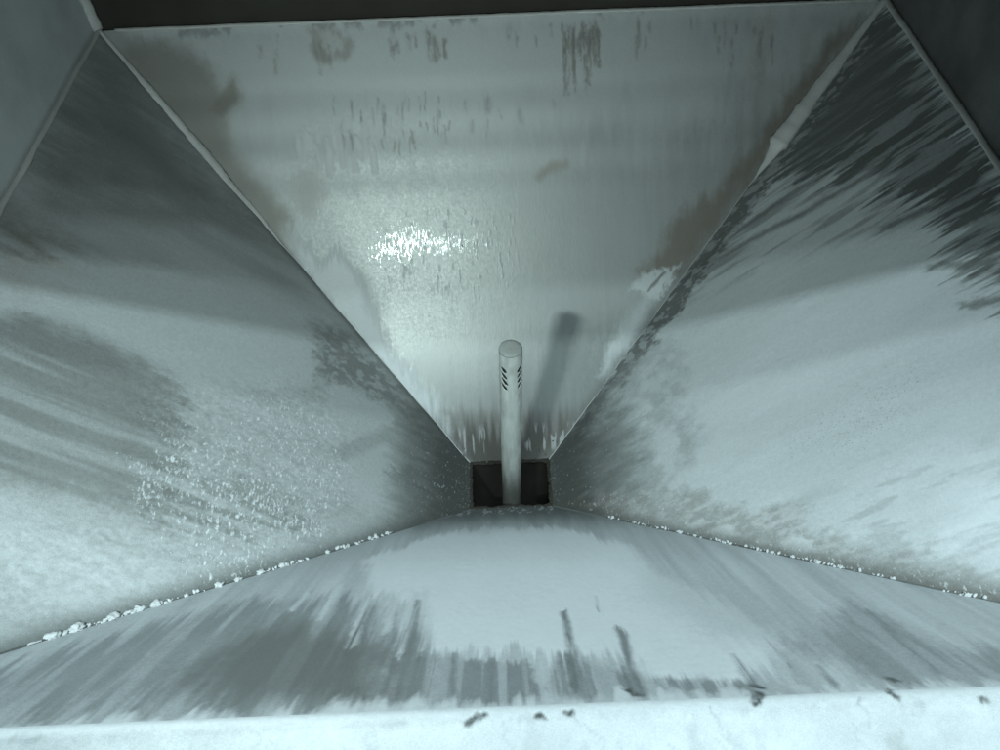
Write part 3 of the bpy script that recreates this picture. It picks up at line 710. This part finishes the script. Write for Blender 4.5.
bead('rim_bead', (-W2+0.02, D2+0.001, 0), (W2-0.01, D2+0.001, 0), 0.0032, M_weld, 33, Vector((0, 0, 1)), wob=0.2)
bead('corner_bead', (-W2-0.002, D2+0.003, 0), (-W2-0.002, D2+0.003, 0.3), 0.0065, M_weld, 34, Vector((1, -1, 0)), wob=0.25)

for p, q, sd in (((-OW, OD, -H), (OW, OD, -H), 51), ((-OW, -OD, -H), (OW, -OD, -H), 52), ((-OW, -OD, -H), (-OW, OD, -H), 53), ((OW, -OD, -H), (OW, OD, -H), 54)):
    bead('outlet_bead', p, q, 0.0034, M_pit, sd, Vector((0, 0, 1)), wob=0.6, nseg=60)

# ---------------------------------------------------------------- the slotted pipe
PR = 0.0128
PIPE_TOP, PIPE_BOT = -0.142, -H-0.41
pipe = tag(empty('slotted_pipe', (-0.0025, -0.012, PIPE_BOT)), 'pale round pipe with slanted slots standing upright in the dark outlet', 'pipe')
pipe.rotation_euler = (0, math.radians(0.5), 0)
pipe.parent = None
PL = PIPE_TOP-PIPE_BOT
NA = 144
slots = []
for k in range(4):
    j = random.Random(60+k)
    slots.append((math.radians(-90-40+j.uniform(-4, 4)), PL-0.0255-0.0098*k+j.uniform(-.0006, .0006), 1, j.uniform(.85, 1.2), j.uniform(.8, 1.25)))
    slots.append((math.radians(-90+54+j.uniform(-4, 4)), PL-0.0255-0.0098*k+j.uniform(-.0006, .0006), -1, j.uniform(.85, 1.2), j.uniform(.9, 1.4)))
zsA = np.concatenate([np.linspace(0, PL-0.075, 90), np.linspace(PL-0.075, PL-0.0012, 130)[1:]])
bm = bmesh.new()
def ring(r, z): return [bm.verts.new((r*math.cos(2*math.pi*k/NA), r*math.sin(2*math.pi*k/NA), z)) for k in range(NA)]
outer = [ring(PR, z) for z in zsA]; inn = [ring(PR-0.0009, z) for z in zsA]
def in_slot(an, z):
    for a0, z0, sg, lw, lh in slots:
        da = (an-a0+math.pi) % (2*math.pi)-math.pi
        u = da*PR; vv = z-z0
        c, s = math.cos(math.radians(50)), math.sin(math.radians(50))*sg
        p = u*c-vv*s; q = u*s+vv*c
        if (p/(0.0054*lw))**2+(q/(0.0029*lh))**2 < 1: return True
    return False
hole = {}
for i in range(len(zsA)-1):
    for k in range(NA):
        hole[i, k] = in_slot(2*math.pi*(k+0.5)/NA, (zsA[i]+zsA[i+1])/2)
for i in range(len(zsA)-1):
    for k in range(NA):
        k2 = (k+1) % NA
        if hole[i, k]:
            continue
        bm.faces.new((outer[i][k], outer[i][k2], outer[i+1][k2], outer[i+1][k]))
        bm.faces.new((inn[i][k], inn[i+1][k], inn[i+1][k2], inn[i][k2]))
        if hole.get((i, k2)): bm.faces.new((outer[i][k2], inn[i][k2], inn[i+1][k2], outer[i+1][k2]))
        if hole.get((i, (k-1) % NA)): bm.faces.new((outer[i][k], outer[i+1][k], inn[i+1][k], inn[i][k]))
        if hole.get((i+1, k)): bm.faces.new((outer[i+1][k], outer[i+1][k2], inn[i+1][k2], inn[i+1][k]))
        if hole.get((i-1, k)): bm.faces.new((outer[i][k], inn[i][k], inn[i][k2], outer[i][k2]))
tube = bm_obj('tube', bm, M_pipe, pipe)
for v in tube.data.vertices:
    from_axis = math.hypot(v.co.x, v.co.y)
    n = mnoise.noise(v.co*90)*0.00022+mnoise.noise(v.co*400)*0.00010
    v.co.x *= 1+n/from_axis; v.co.y *= 1+n/from_axis
zz = np.array([v.co.z for v in tube.data.vertices])+PIPE_BOT
xx = np.array([math.atan2(v.co.y, v.co.x) for v in tube.data.vertices])
low = sm(-0.34, -0.44, zz+0.03*(fbm(xx*3, zz*40, 3)-0.5))  # tube colour gets darker toward its base
at = tube.data.color_attributes.new('coat', 'FLOAT_COLOR', 'POINT')
cc = np.zeros((len(zz), 4), np.float32)
cc[:, 0] = (0.55+0.9*(fbm(xx*2.5, zz*60, 9)-0.5))*(1-0.9*low); cc[:, 1] = 0.1+0.75*low; cc[:, 2] = 0.15
at.data.foreach_set('color', cc.ravel())
bm = bmesh.new()
prof = [(PR-0.0030, PL-0.0020), (PR-0.0003, PL-0.0011), (PR-0.0001, PL-0.0004), (PR-0.0010, PL+0.0004), (PR*0.6, PL+0.0010), (PR*0.25, PL+0.0012)]
rr = []
rs = random.Random(2)
for r, z in prof:
    rr.append([bm.verts.new((r*math.cos(2*math.pi*k/64), r*math.sin(2*math.pi*k/64), z+rs.uniform(-.0001, .0001))) for k in range(64)])
for a, b in zip(rr[:-1], rr[1:]):
    for k in range(64): bm.faces.new((a[k], a[(k+1) % 64], b[(k+1) % 64], b[k]))
bm.faces.new(rr[-1]); bm.faces.new(rr[0][::-1])
M_cap = coat_material('dull_cap', (0.14, 0.16, 0.15), (0.5, 0.54, 0.52), metallic=0.0, use_attr=False, dust=0.42, rough=0.7, bump=0.3)
bm_obj('end_cap', bm, M_cap, pipe)['label'] = 'flat mottled grey end cap'

# ---------------------------------------------------------------- powder lumps in the front seams
def lump_mesh(seed, r):
    rs = random.Random(seed)
    bm = bmesh.new()
    bmesh.ops.create_icosphere(bm, subdivisions=3, radius=1)
    off = [Vector((rs.uniform(-9, 9), rs.uniform(-9, 9), rs.uniform(-9, 9))) for _ in range(3)]
    from mathutils import noise as mn
    for v in bm.verts:
        d = 0.75+0.55*mn.noise(v.co*1.5+off[0])+0.40*mn.noise(v.co*3.2+off[1])+0.26*mn.noise(v.co*6.5+off[2])
        v.co = Vector((v.co.x*d*1.35, v.co.y*d*0.9, v.co.z*d*0.62))*r
    me = bpy.data.meshes.new('powder_lump')
    for f in bm.faces: f.smooth = True
    bm.to_mesh(me); bm.free(); me.materials.append(M_lump)
    return me
ORD = ['first', 'second', 'third', 'fourth', 'fifth', 'sixth', 'seventh', 'eighth', 'ninth', 'tenth', 'eleventh', 'twelfth', 'thirteenth', 'fourteenth']
def seam_pt(sx, x):
    """point on the front corner seam at this x"""
    t = (W2-abs(x))/(W2-OW)
    return Vector((x, -(D2+(OD-D2)*t), -H*t))
def lump(sx, x, size, seed, label, group):
    me = lump_mesh(seed, size)
    o = bpy.data.objects.new('powder_lump', me); COL.objects.link(o)
    c = seam_pt(sx, x)
    o.location = c+Vector((0, 0.0015, size*0.45)); 
    dirv = Vector((-sx*(W2-OW), D2-OD, -H)).normalized()
    o.rotation_euler = dirv.to_track_quat('X', 'Z').to_euler()
    tag(o, label, 'lump', group)
LEFT = [(-0.38,0.2421,8),(-0.3688,0.2612,9),(-0.3505,0.3027,8),(-0.3438,0.3172,4),(-0.3357,0.3402,8),(-0.3265,0.3683,8),(-0.3193,0.3891,4),(-0.3092,0.4149,4),(-0.2882,0.4597,7),(-0.2758,0.4938,6),(-0.2596,0.5348,7),(-0.2435,0.5726,6),(-0.2069,0.6615,5)]
for k, (x, t, px) in enumerate(LEFT):
    lump(-1, x, px/1000*0.62, 100+k, '%s white powder lump from the left along the left front seam' % ORD[k], 'powder lumps in the left front seam')
RIGHT = [(0.2015,0.6787,4),(0.2241,0.614,4),(0.26,0.538,5),(0.2741,0.5096,5),(0.2899,0.476,6),(0.3036,0.4389,5),(0.3341,0.3646,5),(0.3711,0.2794,6)]
for k, (x, t, px) in enumerate(RIGHT):
    lump(1, x, px/1000*0.50, 200+k, 'small flat white powder lump on the right front seam, %s from the outlet' % ORD[k], 'powder lumps in the right front seam')

# countless crumbs between them
bm = bmesh.new(); rs = random.Random(8)
for k in range(700):
    sx = -1 if rs.random() < 0.62 else 1
    x = sx*rs.uniform(0.12, 0.5); c = seam_pt(sx, x)
    if vnoise(np.array([x*38.0]), np.array([sx*3.3]), 5)[0]+0.25*rs.random() < 0.58+0.12*(abs(x) < 0.16): continue
    r = 0.0005+0.0016*rs.random()**2*(1.25 if sx < 0 else 0.8)
    c = c+Vector((0, 0.001+rs.uniform(-0.0012, 0.002), r*0.4))
    m = Matrix.Translation(c) @ Matrix.Rotation(rs.uniform(0, 6), 4, 'Z') @ Matrix.Diagonal((r*rs.uniform(1, 2), r, r*0.8, 1))
    ic = bmesh.ops.create_icosphere(bm, subdivisions=1, radius=1, matrix=m)
    for v in ic['verts']: v.co += Vector((rs.uniform(-1, 1), rs.uniform(-1, 1), rs.uniform(-1, 1)))*r*0.4
for sx in (-1, 1):       # broken ridge of powder packed into each front seam
    rows = []; NS = 420
    for i in range(NS+1):
        x = sx*(0.06+0.44*i/NS); c = seam_pt(sx, x)
        a_ = mnoise.noise(Vector((x*22, 1, sx)))+0.5*mnoise.noise(Vector((x*80, 4, sx)))+0.35*mnoise.noise(Vector((x*260, 7, sx)))
        hgt = max(0.0, a_+0.12)*(0.0034 if sx < 0 else 0.0016)*(0.5+abs(x))
        wv = hgt*1.3
        rows.append([bm.verts.new(c+Vector((0, -wv*1.1, -0.0012))), bm.verts.new(c+Vector((0, -wv*0.55, hgt*0.75-0.0005))),
                     bm.verts.new(c+Vector((0, wv*0.1, hgt-0.0004))), bm.verts.new(c+Vector((sx*wv*0.3, wv*0.9, hgt*0.5-0.0008)))])
    for a_, b_ in zip(rows[:-1], rows[1:]):
        for k in range(3): bm.faces.new((a_[k], a_[k+1], b_[k+1], b_[k]))
cr = bm_obj('powder_crumbs', bm, M_lump, None)
bm = bmesh.new(); rs = random.Random(18)
for k in range(150):        # dirty crumbs stuck round the mouth of the outlet
    side = rs.randrange(4); f = rs.uniform(-1, 1); h = abs(rs.gauss(0, 0.010)); t = 1-h/H
    if side < 2: sx = -1 if side else 1; hx = W2+(OW-W2)*t; hy = D2+(OD-D2)*t; c = Vector((sx*hx, f*hy, -H*t))
    else: sy = -1 if side == 2 else 1; hx = W2+(OW-W2)*t; hy = D2+(OD-D2)*t; c = Vector((f*hx, sy*hy, -H*t))
    r = rs.uniform(0.0005, 0.0016)
    m = Matrix.Translation(c+Vector((0, 0, r*0.5))) @ Matrix.Rotation(rs.uniform(0, 6), 4, 'Z') @ Matrix.Diagonal((r*rs.uniform(1, 2), r, r*0.8, 1))
    bmesh.ops.create_icosphere(bm, subdivisions=1, radius=1, matrix=m)
oc = bm_obj('outlet_crumbs', bm, M_dark, None)
oc['kind'] = 'stuff'; tag(oc, 'dirty grey crumbs stuck round the mouth of the dark outlet', 'crumbs')
cr['kind'] = 'stuff'; tag(cr, 'fine white powder crumbs lying along both front seams', 'powder')
